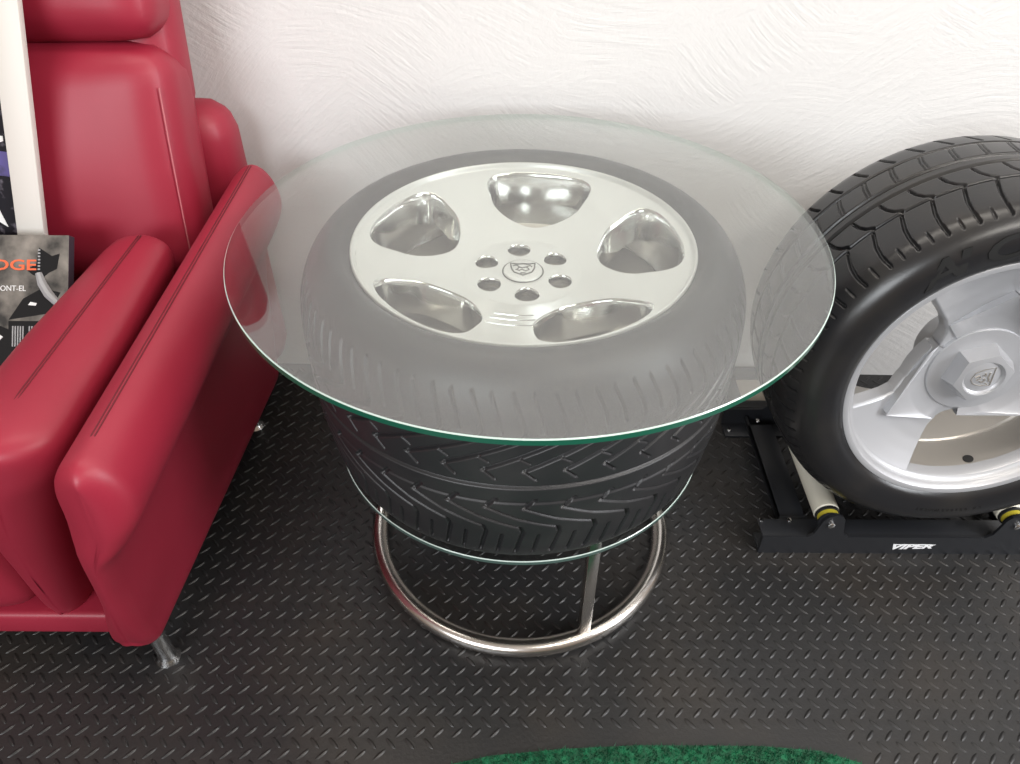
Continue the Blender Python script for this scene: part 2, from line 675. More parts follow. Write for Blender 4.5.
# tyre lying flat: directional V tread, upper shoulder at z .60, lower shoulder at z .345
TP = [(0.236, 0.646), (0.2485, 0.655), (0.262, 0.6665), (0.280, 0.6665), (0.297, 0.655), (0.312, 0.634), (0.3225, 0.608), (0.3275, 0.578), (0.3285, 0.53),
      (0.3275, 0.47), (0.324, 0.42), (0.319, 0.38), (0.314, 0.346), (0.304, 0.320), (0.290, 0.3095), (0.265, 0.3095), (0.240, 0.320), (0.228, 0.332)]
ZM = 0.487


def table_tread(s, z, P):
    v = z - ZM
    r = np.zeros_like(s)
    # two circumferential lines near the middle
    r = np.maximum(r, 0.0055 * np.clip((0.0032 + .001 - np.abs(v - 0.006)) / .002, 0, 1))
    r = np.maximum(r, 0.0022 * np.clip((0.0022 + .001 - np.abs(v + 0.026)) / .002, 0, 1))
    for k in range(-4, 3):
        x = s + k * P
        # lower half: tick, apex, long slanting groove, shoulder slot
        r = np.maximum(r, line_depth(x, v, [(0.30 * P, -0.020), (0.02 * P, -0.038)], 0.0052, 0.0055))
        r = np.maximum(r, line_depth(x, v, [(0.02 * P, -0.038), (0.9 * P, -0.062), (1.95 * P, -0.083)], 0.0034, 0.005))
        r = np.maximum(r, line_depth(x, v, [(1.95 * P, -0.083), (2.02 * P, -0.096), (1.80 * P, -0.150)], 0.0048, 0.0055))
        r = np.maximum(r, line_depth(x, v, [(1.45 * P, -0.102), (1.30 * P, -0.150)], 0.0040, 0.005))
        # upper half: hook, apex, long groove sweeping up to the right, shoulder hook
        r = np.maximum(r, line_depth(x, v, [(0.30 * P, 0.020), (0.0 * P, 0.036)], 0.0022, 0.004))
        r = np.maximum(r, line_depth(x, v, [(0.0 * P, 0.036), (0.7 * P, 0.056), (1.9 * P, 0.088)], 0.0052, 0.006))
        r = np.maximum(r, line_depth(x, v, [(1.9 * P, 0.088), (2.0 * P, 0.098), (1.93 * P, 0.118), (1.70 * P, 0.150)], 0.0040, 0.0045))
        r = np.maximum(r, line_depth(x, v, [(1.45 * P, 0.100), (1.38 * P, 0.120), (1.20 * P, 0.146)], 0.0034, 0.004))
        r = np.maximum(r, line_depth(x, v, [(0.85 * P, 0.060), (1.15 * P, 0.050)], 0.0016, 0.003))
    return r


tyre('tire', TP, (5, 14), 260, 40, 40, table_tread, table, M['rubber'])

# alloy wheel face: dished, five windows, six bolt holes


def dish(r):
    return 0.602 + 0.048 * max(0.0, min(1.0, (r - 0.085) / (0.240 - 0.085))) ** 1.05


def ray_box(dr, dt, r0, t0, rlo, rhi, th):
    ks = []
    if dr > 1e-9:
        ks.append((rhi - r0) / dr)
    if dr < -1e-9:
        ks.append((rlo - r0) / dr)
    if dt > 1e-9:
        ks.append((th - t0) / dt)
    if dt < -1e-9:
        ks.append((-th - t0) / dt)
    return min(ks)


def sector_with_hole(bm, ang, r0, rlo, rhi, th, hole, rows, zf, wall, mi_face=0, mi_wall=1):
    """polar sector [rlo, rhi] x [-th, th] round angle ang with a star-shaped hole; hole(k)->(r, t) boundary, wall=[(inset, drop)]"""
    n = len(hole)
    # directions towards box: include corners
    rings = []
    out = []
    for (hr, ht) in hole:
        k = ray_box(hr - r0, ht * r0 * 1.0 / r0, r0, 0, rlo, rhi, th)
        out.append((r0 + (hr - r0) * k, ht * k))
    # snap the nearest ray to each corner
    for cr, ct in ((rlo, th), (rlo, -th), (rhi, th), (rhi, -th)):
        d = [((a - cr) / (rhi - rlo)) ** 2 + ((b - ct) / th) ** 2 for a, b in out]
        out[d.index(min(d))] = (cr, ct)

    def P(r, t, dz=0.0):
        a = ang + t
        return Vector((r * math.cos(a), r * math.sin(a), zf(r) + dz))
    grid = []
    for q in range(rows + 1):
        f = (q / rows) ** 1.5
        grid.append([bm.verts.new(P(h[0] + (b[0] - h[0]) * f, h[1] + (b[1] - h[1]) * f)) for h, b in zip(hole, out)])
    for A, B in zip(grid, grid[1:]):
        for i in range(n):
            j = (i + 1) % n
            bm.faces.new((A[i], B[i], B[j], A[j])).material_index = mi_face
    prev = grid[0]
    cpt = P(r0, 0)
    for inset, drop in wall:
        cur = []
        for (hr, ht) in hole:
            p = P(hr, ht)
            d = Vector((cpt.x - p.x, cpt.y - p.y, 0)).normalized()
            q = p + d * inset
            q.z = p.z - drop
            cur.append(bm.verts.new(q))
        for i in range(n):
            j = (i + 1) % n
            bm.faces.new((cur[i], prev[i], prev[j], cur[j])).material_index = mi_wall
        prev = cur


def window_outline(r_in, r_out, half_ang, n=72, r0=0.172):
    """rounded-D window in (r, angle): flat outer arc, semi-elliptic inner end"""
    pts = []
    for i in range(n):
        a = 2 * PI * (i + 0.5) / n
        c, s = math.cos(a), math.sin(a)
        # superellipse: squarer on the outer side
        e = 5.0 if c > 0 else 1.9
        ex = 3.0 if c > 0 else 2.2
        rad = (abs(c) ** e + abs(s) ** e) ** (-1.0 / e)
        dr = c * rad * ((r_out - r0) if c > 0 else (r0 - r_in))
        pts.append((r0 + dr, s * rad * half_ang))
    return pts


bm = bmesh.new()
hole = window_outline(0.115, 0.2325, math.radians(24.5))
for k in range(5):
    sector_with_hole(bm, math.radians(10 + 72 * k), 0.172, 0.088, 0.2400, math.radians(36), hole, 9, dish,
                     [(0.0012, 0.0010), (0.0030, 0.0042), (0.0040, 0.010), (0.0075, 0.030), (0.010, 0.052)])
lug = []
for i in range(36):
    a = 2 * PI * (i + 0.5) / 36
    lug.append((0.0595 + 0.0175 * math.cos(a), 0.0175 * math.sin(a) / 0.0595))
for k in range(6):
    sector_with_hole(bm, math.radians(35 + 60 * k), 0.0595, 0.027, 0.088, math.radians(30), lug, 5, dish,
                     [(0.0008, 0.0008), (0.0014, 0.003), (0.0016, 0.028)])
# stepped bands on the spoke that points to the viewer
for rr in (0.128, 0.146, 0.166):
    tube(bm, [(rr * math.cos(a), rr * math.sin(a), dish(rr) - 0.0004) for a in np.linspace(math.radians(-108), math.radians(-84), 14)], 0.0016, 6, mi=1)
# lip and barrel
lathe(bm, [(0.2400, dish(0.2400)), (0.2413, 0.6506), (0.2422, 0.6525), (0.2430, 0.6555), (0.2438, 0.6575), (0.2452, 0.6588), (0.2468, 0.6584),
           (0.2478, 0.6570), (0.2478, 0.6520), (0.2470, 0.648)], 160, 0)
lathe(bm, [(0.2400, 0.644), (0.2385, 0.636), (0.2330, 0.60), (0.226, 0.54), (0.212, 0.525), (0.208, 0.50), (0.208, 0.42), (0.214, 0.36), (0.218, 0.318)], 128, 1)
# bolt pads deep in the wheel
lathe(bm, [(0.226, 0.555), (0.14, 0.548), (0.10, 0.560), (0.085, 0.571), (0.0, 0.571)], 96, 2)
wheel = obj('wheel', bm, [M['white_silver'], M['polished'], M['barrel']], table, sm=40)

# centre cap with an embossed shield
bm = bmesh.new()
lathe(bm, [(0.0, 0.0042), (0.021, 0.0042), (0.0225, 0.0040), (0.0255, 0.0036), (0.0280, 0.0028), (0.0290, 0.0014), (0.0290, 0.0)], 64, 0, (0, 0, 0.602))
recalc(bm)
lathe(bm, [(0.0312, 0.0008), (0.0306, 0.0014), (0.0298, 0.0014), (0.0290, 0.0004)], 64, 1, (0, 0, 0.602))  # dark ring paints in the shade around the cap's edge
cap = obj('center_cap', bm, [M['white_silver'], M['emblem_and_ring']], wheel)
bm = bmesh.new()
sh = [(-0.0135, 0.0115), (-0.0125, 0.001), (-0.0095, -0.0065), (0.0, -0.0125), (0.0095, -0.0065), (0.0125, 0.001), (0.0135, 0.0115), (0.006, 0.0095), (0.0, 0.0105), (-0.006, 0.0095)]
tube(bm, [(x * 1.35, y * 1.35, 0.6062) for x, y in sh], 0.0014, 6, 0, closed=True)
for ln in ([(-0.011, 0.006), (-0.007, 0.008), (-0.004, 0.004), (-0.001, 0.002), (0.004, 0.004), (0.008, 0.007), (0.010, 0.004)],
           [(-0.008, -0.001), (-0.004, -0.003), (-0.001, -0.001), (0.003, -0.004), (0.007, -0.001)],
           [(-0.004, 0.004), (-0.006, 0.000)], [(0.004, 0.004), (0.007, -0.001)], [(-0.003, -0.008), (0.003, -0.008)]):
    tube(bm, [(x * 1.35, y * 1.35, 0.6062) for x, y in ln], 0.0012, 6, 0)
obj('shield_emblem', bm, M['emblem_and_ring'], cap)

# glass discs


def glass_disc(name, R, z0, z1, ch, parent, edge_mat, dx=0.0, dy=0.0):
    bm = bmesh.new()
    lathe(bm, [(0, z0), (R - ch, z0), (R, z0 + ch), (R, z1 - ch), (R - ch, z1), (0, z1)], 256, center=(dx, dy, 0), mis=[0, 1, 1, 2, 0])
    return obj(name, recalc(bm), [M['glass'], edge_mat, M['bevel_glint']], parent, sm=30)


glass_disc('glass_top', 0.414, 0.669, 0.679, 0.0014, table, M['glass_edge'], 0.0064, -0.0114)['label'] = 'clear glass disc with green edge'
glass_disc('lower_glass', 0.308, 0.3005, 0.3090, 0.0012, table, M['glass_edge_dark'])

bm = bmesh.new()
RB = 0.292 - 0.0165
tube(bm, [((RB) * math.cos(a) + 0.0034, RB * math.sin(a), 0.0168) for a in np.linspace(0, 2 * PI, 128, endpoint=False)], 0.0165, 20, closed=True)
obj('base_ring', bm, M['steel'], table, label='round steel tube standing on the floor')
for a in (-66, 54, 174):
    bm = bmesh.new()
    R_ = Matrix.Rotation(math.radians(a), 3, 'Z')
    box(bm, (RB - 0.006, -0.0105, 0.028), (RB + 0.006, 0.0105, 0.2995), 0.0015, rot=R_, pivot=(0, 0, 0))
    obj('post', bm, M['steel'], table)

# ------------------------------------------------------------------ display wheel on the roller stand
WC = Vector((0.772, 0.917, 0.4165))
YAW, TILT = -0.0107, 0.0765
ax = Vector((math.sin(YAW) * math.cos(TILT), -math.cos(YAW) * math.cos(TILT), math.sin(TILT)))
uu = Vector((math.cos(YAW), math.sin(YAW), 0))
vv = ax.cross(uu)
dw = thing('display_wheel', 'silver three-spoke wheel with hexagonal hub cap standing upright in a black wide tyre', 'wheel')
dw.matrix_world = Matrix(((uu.x, vv.x, ax.x, WC.x), (uu.y, vv.y, ax.y, WC.y), (uu.z, vv.z, ax.z, WC.z), (0, 0, 0, 1)))
DP = [(0.222, -0.010), (0.2315, 0.001), (0.242, 0.0075), (0.258, 0.0105), (0.276, 0.0105), (0.292, 0.004), (0.306, -0.009), (0.3165, -0.026), (0.322, -0.050), (0.3265, -0.095),
      (0.328, -0.148), (0.3265, -0.202), (0.322, -0.246), (0.3165, -0.270), (0.306, -0.287), (0.292, -0.300), (0.276, -0.3065), (0.258, -0.3065), (0.242, -0.3035), (0.2315, -0.297), (0.222, -0.286)]


def display_tread(s, z, P):
    r = np.zeros_like(s)
    for zc, w, d in ((-0.084, 0.0050, 0.007), (-0.134, 0.0080, 0.0075), (-0.158, 0.0100, 0.0075), (-0.216, 0.0070, 0.007)):
        r = np.maximum(r, d * np.clip((w / 2 + .0007 - np.abs(z - zc)) / .0014, 0, 1))
    for k in range(-2, 3):
        x = s + k * P
        r = np.maximum(r, line_depth(x, z, [(0.42 * P, -0.011), (0.46 * P, -0.028), (0.40 * P, -0.050), (0.22 * P, -0.078)], 0.0048, 0.006))
        r = np.maximum(r, line_depth(x, z, [(0.94 * P, -0.010), (0.96 * P, -0.024)], 0.0026, 0.003))
        r = np.maximum(r, line_depth(x, z, [(0.10 * P, -0.089), (0.30 * P, -0.096), (0.44 * P, -0.108), (0.52 * P, -0.126)], 0.0040, 0.006))
        r = np.maximum(r, line_depth(x, z, [(0.52 * P, -0.166), (0.47 * P, -0.188), (0.36 * P, -0.212)], 0.0020, 0.004))
        r = np.maximum(r, line_depth(x, z, [(0.64 * P, -0.166), (0.59 * P, -0.188), (0.48 * P, -0.212)], 0.0020, 0.004))
        r = np.maximum(r, line_depth(x, z, [(0.15 * P, -0.228), (0.30 * P, -0.244), (0.42 * P, -0.268)], 0.0042, 0.006))
    return r


dtire = tyre('tire', DP, (4, 15), 250, 46, 36, display_tread, dw, M['rubber_shiny'])
# raised sidewall lettering


def on_sidewall(phi0, r0, z=0.0106):
    def f(v):
        r = r0 + v.y
        a = phi0 - v.x / r0
        rr = (r - 0.267) / 0.05
        return Vector((r * math.cos(a), r * math.sin(a), z - 0.010 * max(0.0, abs(rr) - 0.12) ** 1.6 + v.z))
    return f


for ch, deg in (('A', 133), ('I', 123.5), ('O', 115)):
    bm = bmesh.new()
    vs, fs = text_verts(ch, 0.052, shear=0.25, sx=1.5, offset=0.0012, ext=0.0009)
    add_geo(bm, vs, fs, on_sidewall(math.radians(deg), 0.250, 0.0112))
    obj('raised_letter', bm, M['letter'], dtire)
bm = bmesh.new()
for i in range(15):
    vs, fs = text_verts('TREADWEAR220 XL'[i], 0.0085, ext=0.0006)
    add_geo(bm, vs, fs, on_sidewall(math.radians(262 + i * 1.7), 0.262, 0.0112))
obj('small_print', bm, M['letter'], dtire)

# rim: lip, barrel, three dished spokes
bm = bmesh.new()
lathe(bm, [(0.2325, -0.010), (0.2325, -0.001), (0.2305, 0.0015), (0.2265, 0.0020), (0.222, 0.0005), (0.2185, -0.0035), (0.2165, -0.009), (0.2150, -0.013), (0.2120, -0.0165), (0.2085, -0.0185),
           (0.2060, -0.024), (0.2045, -0.040)], 160, 0)
lathe(bm, [(0.2045, -0.040), (0.203, -0.060), (0.198, -0.085), (0.1965, -0.095), (0.1990, -0.098), (0.1990, -0.102), (0.1965, -0.105), (0.197, -0.18), (0.205, -0.24), (0.214, -0.265), (0.2165, -0.282),
           (0.2225, -0.288), (0.2325, -0.290), (0.2325, -0.282)], 160, 1)


def rim_z(r):
    return float(np.interp(r, [0.07, 0.085, 0.105, 0.13, 0.156, 0.18, 0.20, 0.209], [-0.0585, -0.0585, -0.0570, -0.0525, -0.0440, -0.0335, -0.0235, -0.0185]))


NR, NT = 30, 48
for k in range(3):
    ca = math.radians(120 * k)

    def lim(r):
        lo = np.interp(r, [0.085, 0.094, 0.100, 0.110, 0.130, 0.150, 0.170, 0.209], [152, 154, 170, 189, 201, 201, 199, 195])
        hi = np.interp(r, [0.085, 0.090, 0.096, 0.105, 0.125, 0.209], [271, 264, 258, 254.5, 252, 252])
        return ca + math.radians(float(lo)), ca + math.radians(float(hi))
    top, bot = [], []
    for i in range(NR + 1):
        r = 0.085 + (0.209 - 0.085) * (i / NR) ** 1.3
        a0, a1 = lim(r)
        row, rowb = [], []
        for j in range(NT + 1):
            u = 0.5 - 0.5 * math.cos(PI * j / NT)
            a = a0 + (a1 - a0) * u
            edge = min(u, 1 - u) * (a1 - a0) * r
            z = rim_z(r) - 0.005 * max(0.0, 1 - edge / 0.005) ** 2
            row.append(bm.verts.new((r * math.cos(a), r * math.sin(a), z)))
            rowb.append(bm.verts.new((r * math.cos(a), r * math.sin(a), rim_z(r) - 0.028)))
        top.append(row)
        bot.append(rowb)
    for i in range(NR):
        for j in range(NT):
            bm.faces.new((top[i][j], top[i + 1][j], top[i + 1][j + 1], top[i][j + 1]))
            bm.faces.new((bot[i][j + 1], bot[i + 1][j + 1], bot[i + 1][j], bot[i][j])).material_index = 1
        bm.faces.new((top[i][0], bot[i][0], bot[i + 1][0], top[i + 1][0]))
        bm.faces.new((bot[i][NT], top[i][NT], top[i + 1][NT], bot[i + 1][NT]))
    # raised blade running from the hub to a point on the leading edge
    NB, NL = 14, 10
    a_s, a_e = math.radians(149), math.radians(251)
    tip = Vector((0.157 * math.cos(math.radians(211)), 0.157 * math.sin(math.radians(211)), -0.0290))
    RZ = Matrix.Rotation(ca, 3, 'Z')
    rows_ = []
    for i in range(NL + 1):
        t = i / NL
        row = []
        for j in range(NB + 1):
            u = j / NB
            a = a_s + (a_e - a_s) * u
            # hub arc, pulled slightly inside the hub plate
            rr = 0.094 + (0.112 - 0.094) * u
            p = Vector((rr * math.cos(a), rr * math.sin(a), -0.0535 + 0.004 * (1 - u)))
            row.append(bm.verts.new(RZ @ (p.lerp(tip, t * 0.985))))
        rows_.append(row)
    for A, B in zip(rows_, rows_[1:]):
        for j in range(NB):
            bm.faces.new((A[j], B[j], B[j + 1], A[j + 1]))
    wa = [bm.verts.new(r_[0].co - Vector((0, 0, 0.030))) for r_ in rows_]
    wc_ = [bm.verts.new(r_[-1].co - Vector((0, 0, 0.016))) for r_ in rows_]
    for i in range(NL):
        bm.faces.new((rows_[i][0], wa[i], wa[i + 1], rows_[i + 1][0]))
        bm.faces.new((rows_[i + 1][-1], wc_[i + 1], wc_[i], rows_[i][-1]))
    # hub arc of the blade falls to the hub plane
    ib = [bm.verts.new(RZ @ Vector((0.074 * math.cos(a_s + (a_e - a_s) * j / NB), 0.074 * math.sin(a_s + (a_e - a_s) * j / NB), -0.0560))) for j in range(NB + 1)]
    for j in range(NB):
        bm.faces.new((ib[j], rows_[0][j], rows_[0][j + 1], ib[j + 1]))
# hub
lathe(bm, [(0.0, -0.0585), (0.0865, -0.0585), (0.0865, -0.085), (0.070, -0.10), (0.066, -0.14), (0.05, -0.16), (0.0, -0.16)], 96, 0)
rim = obj('wheel_rim', recalc(bm), [M['silver'], M['barrel']], dw, sm=30)
# valve hole
bm = bmesh.new()
va = math.radians(286)
d = Vector((math.cos(va), math.sin(va), 0))
tube(bm, [d * 0.2055 + Vector((0, 0, -0.051)), d * 0.2025 + Vector((0, 0, -0.051))], 0.0088, 16)
obj('valve_hole', bm, M['dark'], rim, label='dark oval valve hole')

# hub cap: round plate, hexagonal nut, shield
bm = bmesh.new()
lathe(bm, [(0.0800, -0.062), (0.0800, -0.0535), (0.0790, -0.0522), (0.0, -0.0522)], 96, 0)
hexr, hext = 0.0560, 0.0470
rot0 = math.radians(18)
lo, hi, ins, cup = [], [], [], []
for k in range(6):
    a = rot0 + k * PI / 3
    lo.append(bm.verts.new((hexr * math.cos(a), hexr * math.sin(a), -0.0523)))
    hi.append(bm.verts.new((hext * math.cos(a), hext * math.sin(a), -0.0285)))
for k in range(6):
    bm.faces.new((lo[k], lo[(k + 1) % 6], hi[(k + 1) % 6], hi[k]))
nn = 48
r1 = [bm.verts.new((0.0350 * math.cos(rot0 + 2 * PI * i / nn), 0.0350 * math.sin(rot0 + 2 * PI * i / nn), -0.0270)) for i in range(nn)]
for k in range(6):
    seg = [r1[(k * 8 + i) % nn] for i in range(9)]
    bm.faces.new([hi[k], hi[(k + 1) % 6]] + seg[::-1])
prev = r1
for rr, z in ((0.0330, -0.0270), (0.0315, -0.0305), (0.0285, -0.0325), (0.0265, -0.0315)):
    cur = [bm.verts.new((rr * math.cos(rot0 + 2 * PI * i / nn), rr * math.sin(rot0 + 2 * PI * i / nn), z)) for i in range(nn)]
    for i in range(nn):
        bm.faces.new((prev[i], prev[(i + 1) % nn], cur[(i + 1) % nn], cur[i]))
    prev = cur
bm.faces.new(prev)
hub = obj('hub_cap', recalc(bm), M['silver'], rim, sm=28)
bm = bmesh.new()
sh = [(-0.0125, -0.001), (-0.0085, 0.0072), (0.0, 0.0105), (0.0115, 0.0125), (0.0095, -0.0115), (-0.002, -0.0105), (-0.009, -0.0075)]
Rm = Matrix.Rotation(math.radians(8), 2) * 1.5
tube(bm, [(*(Rm @ Vector(p)), -0.0312) for p in sh], 0.0009, 6, closed=True)
for ln in ([(0.007, 0.006), (0.006, 0.000), (0.0075, -0.006)], [(0.002, 0.006), (0.003, 0.002), (0.0, 0.003)], [(-0.003, -0.004), (0.0, -0.0065), (0.003, -0.003), (0.001, -0.001)],
           [(-0.008, 0.001), (-0.004, 0.003), (-0.002, 0.0), (-0.006, -0.003)], [(0.004, -0.008), (0.006, -0.0095)]):
    tube(bm, [(*(Rm @ Vector(p)), -0.0312) for p in ln], 0.0013, 6)
obj('shield_emblem', bm, M['barrel'], hub)

# ------------------------------------------------------------------ roller stand
stand = thing('roller_stand', 'black steel roller stand on the floor under the upright wheel', 'stand', (0.776, 1.08, 0))
SO = (0.776, 1.08, 0)


def rail(y0, sgn, name):
    """L-section rail with two upright roller ears; sgn +1: shelf runs towards +y"""
    bm = bmesh.new()
    yo = y0
    ear = [(0.484, 0.000), (0.484, 0.048), (0.568, 0.050), (0.578, 0.060), (0.586, 0.096), (0.594, 0.109), (0.606, 0.114), (0.618, 0.111), (0.626, 0.100), (0.628, 0.086), (0.634, 0.060), (0.646, 0.050)]
    prof = ear + [(2 * 0.776 - x, z) for x, z in ear[::-1]]
    fn = lambda x, z, y: Vector((x, y, z))
    a, b = (yo, yo + 0.005) if sgn > 0 else (yo - 0.005, yo)
    prism(bm, prof, a, b, 0, fn)
    s0, s1 = (yo + 0.003, yo + 0.045) if sgn > 0 else (yo - 0.045, yo - 0.003)
    box(bm, (0.485, s0, 0.0005), (1.067, s1, 0.006), 0.001)
    if sgn > 0:
        box(bm, (0.485, yo + 0.003, 0.0425), (1.067, yo + 0.046, 0.0475), 0.001)
    return obj(name, recalc(bm), M['black_metal'], stand, sm=30, off=SO)


rf = rail(0.903, 1, 'front_rail')
rail(1.262, -1, 'rear_rail')
for x0 in (0.530, 0.960):
    bm = bmesh.new()
    box(bm, (x0, 0.955, 0.030), (x0 + 0.054, 1.222, 0.036), 0.001)
    box(bm, (x0, 0.930, 0.024), (x0 + 0.006, 1.250, 0.036), 0.001)
    box(bm, (x0, 0.92, 0.0365), (x0 + 0.054, 0.96, 0.0425), 0.001)
    obj('side_plate', recalc(bm), M['black_metal'], stand, off=SO)
ROL = 0.0235
for x0 in (0.602, 0.950):
    bm = bmesh.new()
    lathe(bm, [(0.0, 0.930), (0.020, 0.930), (ROL, 0.933), (ROL, 1.246), (0.020, 1.249), (0.0, 1.249)], 32, center=(x0, 0, 0.089), axis='y')
    r_ = obj('roller', recalc(bm), M['pvc'], stand, off=SO, label='cream plastic roller')
    bm = bmesh.new()
    lathe(bm, [(0.0, 0.909), (0.0225, 0.909), (0.0225, 0.913), (0.0195, 0.913), (0.0195, 0.924), (0.0225, 0.924), (0.0225, 0.9295), (0, 0.9295)], 32, center=(x0, 0, 0.089), axis='y', mis=[0, 0, 0, 1, 0, 0, 0])
    obj('end_cap', recalc(bm), [M['black_metal'], M['yellow']], r_, off=SO, label='black cap with yellow ring')
    bm = bmesh.new()
    lathe(bm, [(0.0, 0.8970), (0.005, 0.8975), (0.0068, 0.8990), (0.0068, 0.9028)], 20, center=(x0, 0, 0.089), axis='y')
    obj('bolt', recalc(bm), M['chrome'], stand, off=SO)
for x, y, z in ((0.490, 0.945, 0.048), (0.545, 0.945, 0.048), (1.008, 0.945, 0.048), (1.062, 0.945, 0.048)):
    bm = bmesh.new()
    lathe(bm, [(0.0045, 0.0), (0.004, 0.0022), (0.0, 0.0032)], 16, center=(x, y, z))
    obj('screw', recalc(bm), M['chrome'], stand, off=SO)
for x, y in ((0.497, 1.235), (0.556, 1.235)):
    bm = bmesh.new()
    lathe(bm, [(0.0055, 0.0), (0.0045, 0.003), (0.0, 0.004)], 16, center=(x, y, 0.036 if x > 0.5 else 0.006))
    obj('screw', recalc(bm), M['chrome'], stand, off=SO)
# white lettering on the front rail
bm = bmesh.new()
vs, fs = text_verts('VIPER', 0.0215, shear=0.28, sx=1.0, offset=0.0009, ext=0.0002)
wx = max(v.x for v in vs) - min(v.x for v in vs)
mn = min(v.x for v in vs)
add_geo(bm, vs, fs, lambda v: Vector((0.738 + (v.x - mn) / wx * 0.078, 0.9026 - v.z, 0.015 + v.y * (1.0 - 0.25 * (v.x - mn) / wx) + 0.004 * (v.x - mn) / wx)))
prism(bm, [(0.741, 0.0302), (0.820, 0.0302), (0.817, 0.0280), (0.7415, 0.0280)], 0.9023, 0.9028, 0, lambda x, z, y: Vector((x, y, z)))
obj('lettering', bm, M['white_decal'], rf, sm=None, off=SO, label='white VIPER lettering')

# black edged panel on the floor by the wall
bm = bmesh.new()
pn = thing('framed_panel', 'black-edged beige panel lying on the floor by the wall behind the roller stand', 'panel', (0.65, 1.36, 0))
PO = (0.65, 1.36, 0)
for lo_, hi_ in (((0.505, 1.285, 0), (0.80, 1.310, 0.03)), ((0.505, 1.400, 0), (0.80, 1.432, 0.03)), ((0.505, 1.310, 0), (0.540, 1.400, 0.03)), ((0.77, 1.310, 0), (0.80, 1.400, 0.03))):
    box(bm, lo_, hi_, 0.002)
obj('edge_frame', bm, M['black_metal'], pn, off=PO)
bm = bmesh.new()
box(bm, (0.535, 1.306, 0.004), (0.775, 1.405, 0.014), 0.001)
obj('panel_face', bm, M['beige'], pn, off=PO)

# ------------------------------------------------------------------ red armchair
CXM = -1.03
chair = thing('armchair', 'red leather armchair with flared arms and short chrome feet against the white wall', 'armchair', (CXM, 1.0, 0))
CO = (CXM, 1.0, 0)


def mirror(bm):
    """mirror a bmesh about the chair's middle plane"""
    for v in bm.verts:
        v.co.x = 2 * CXM - v.co.x
    bmesh.ops.reverse_faces(bm, faces=bm.faces)
    return bm


WING = [(-0.640, 0.088), (-0.605, 0.080), (-0.570, 0.088), (-0.552, 0.16), (-0.530, 0.26), (-0.508, 0.36), (-0.482, 0.44), (-0.450, 0.485), (-0.428, 0.525), (-0.425, 0.565),
        (-0.440, 0.602), (-0.465, 0.618), (-0.492, 0.605), (-0.510, 0.575), (-0.517, 0.52), (-0.532, 0.44), (-0.566, 0.30), (-0.612, 0.18)]


def wing(mir):
    bm = bmesh.new()
    sec = closed_spline(WING, 4)
    cx = sum(p[0] for p in sec) / len(sec)
    secs = []
    ks = [0.06, 0.25, 0.45, 0.62, 0.78, 0.90, 0.97]
    st = [(0.042 * (1 - math.sqrt(1 - k * k)), k) for k in ks]
    st += [(t, 1.0) for t in (0.045, 0.12, 0.25, 0.4, 0.55, 0.7, 0.85, 0.955)]
    st += [(1 - 0.040 * (1 - math.sqrt(1 - k * k)), k) for k in ks[::-1]]
    for t, k in st:
        s = []
        for x, z in sec:
            # middle line of the slanting panel at this height
            xc = float(np.interp(z, [0.08, 0.30, 0.44, 0.52, 0.60, 0.62], [-0.605, -0.544, -0.507, -0.473, -0.466, -0.465]))
            y0 = 0.640 - 0.10 * max(0.0, min(1.0, (z - 0.09) / 0.38)) ** 0.8
            y1 = 1.335 - 0.03 * max(0.0, (z - 0.1) / 0.5)
            xsh = 0.045 * t * max(0.0, 1 - (z - 0.09) / 0.42)
            yy = y0 + (y1 - y0) * t
            zz = 0.35 + (z - 0.35) * (1 - (1 - k) * 0.10)
            s.append((xc + xsh + (x - xc) * k, yy, zz))
        secs.append(s)
    loft(bm, secs)
    recalc(bm)
    if mir:
        mirror(bm)
    w = obj('side_panel', bm, M['leather'], chair, sm=60, off=CO)
    bm = bmesh.new()
    for xo, zo in ((-0.4675, 0.6178), (-0.4635, 0.6176)):
        tube(bm, [(xo, 0.565 + (1.275 - 0.565) * t, zo - 0.03 * max(0, 0.05 - t) / 0.05) for t in np.linspace(0, 1, 40)], 0.0011, 6)
    if mir:
        mirror(bm)
    obj('seam', bm, M['seam'], w, off=CO)


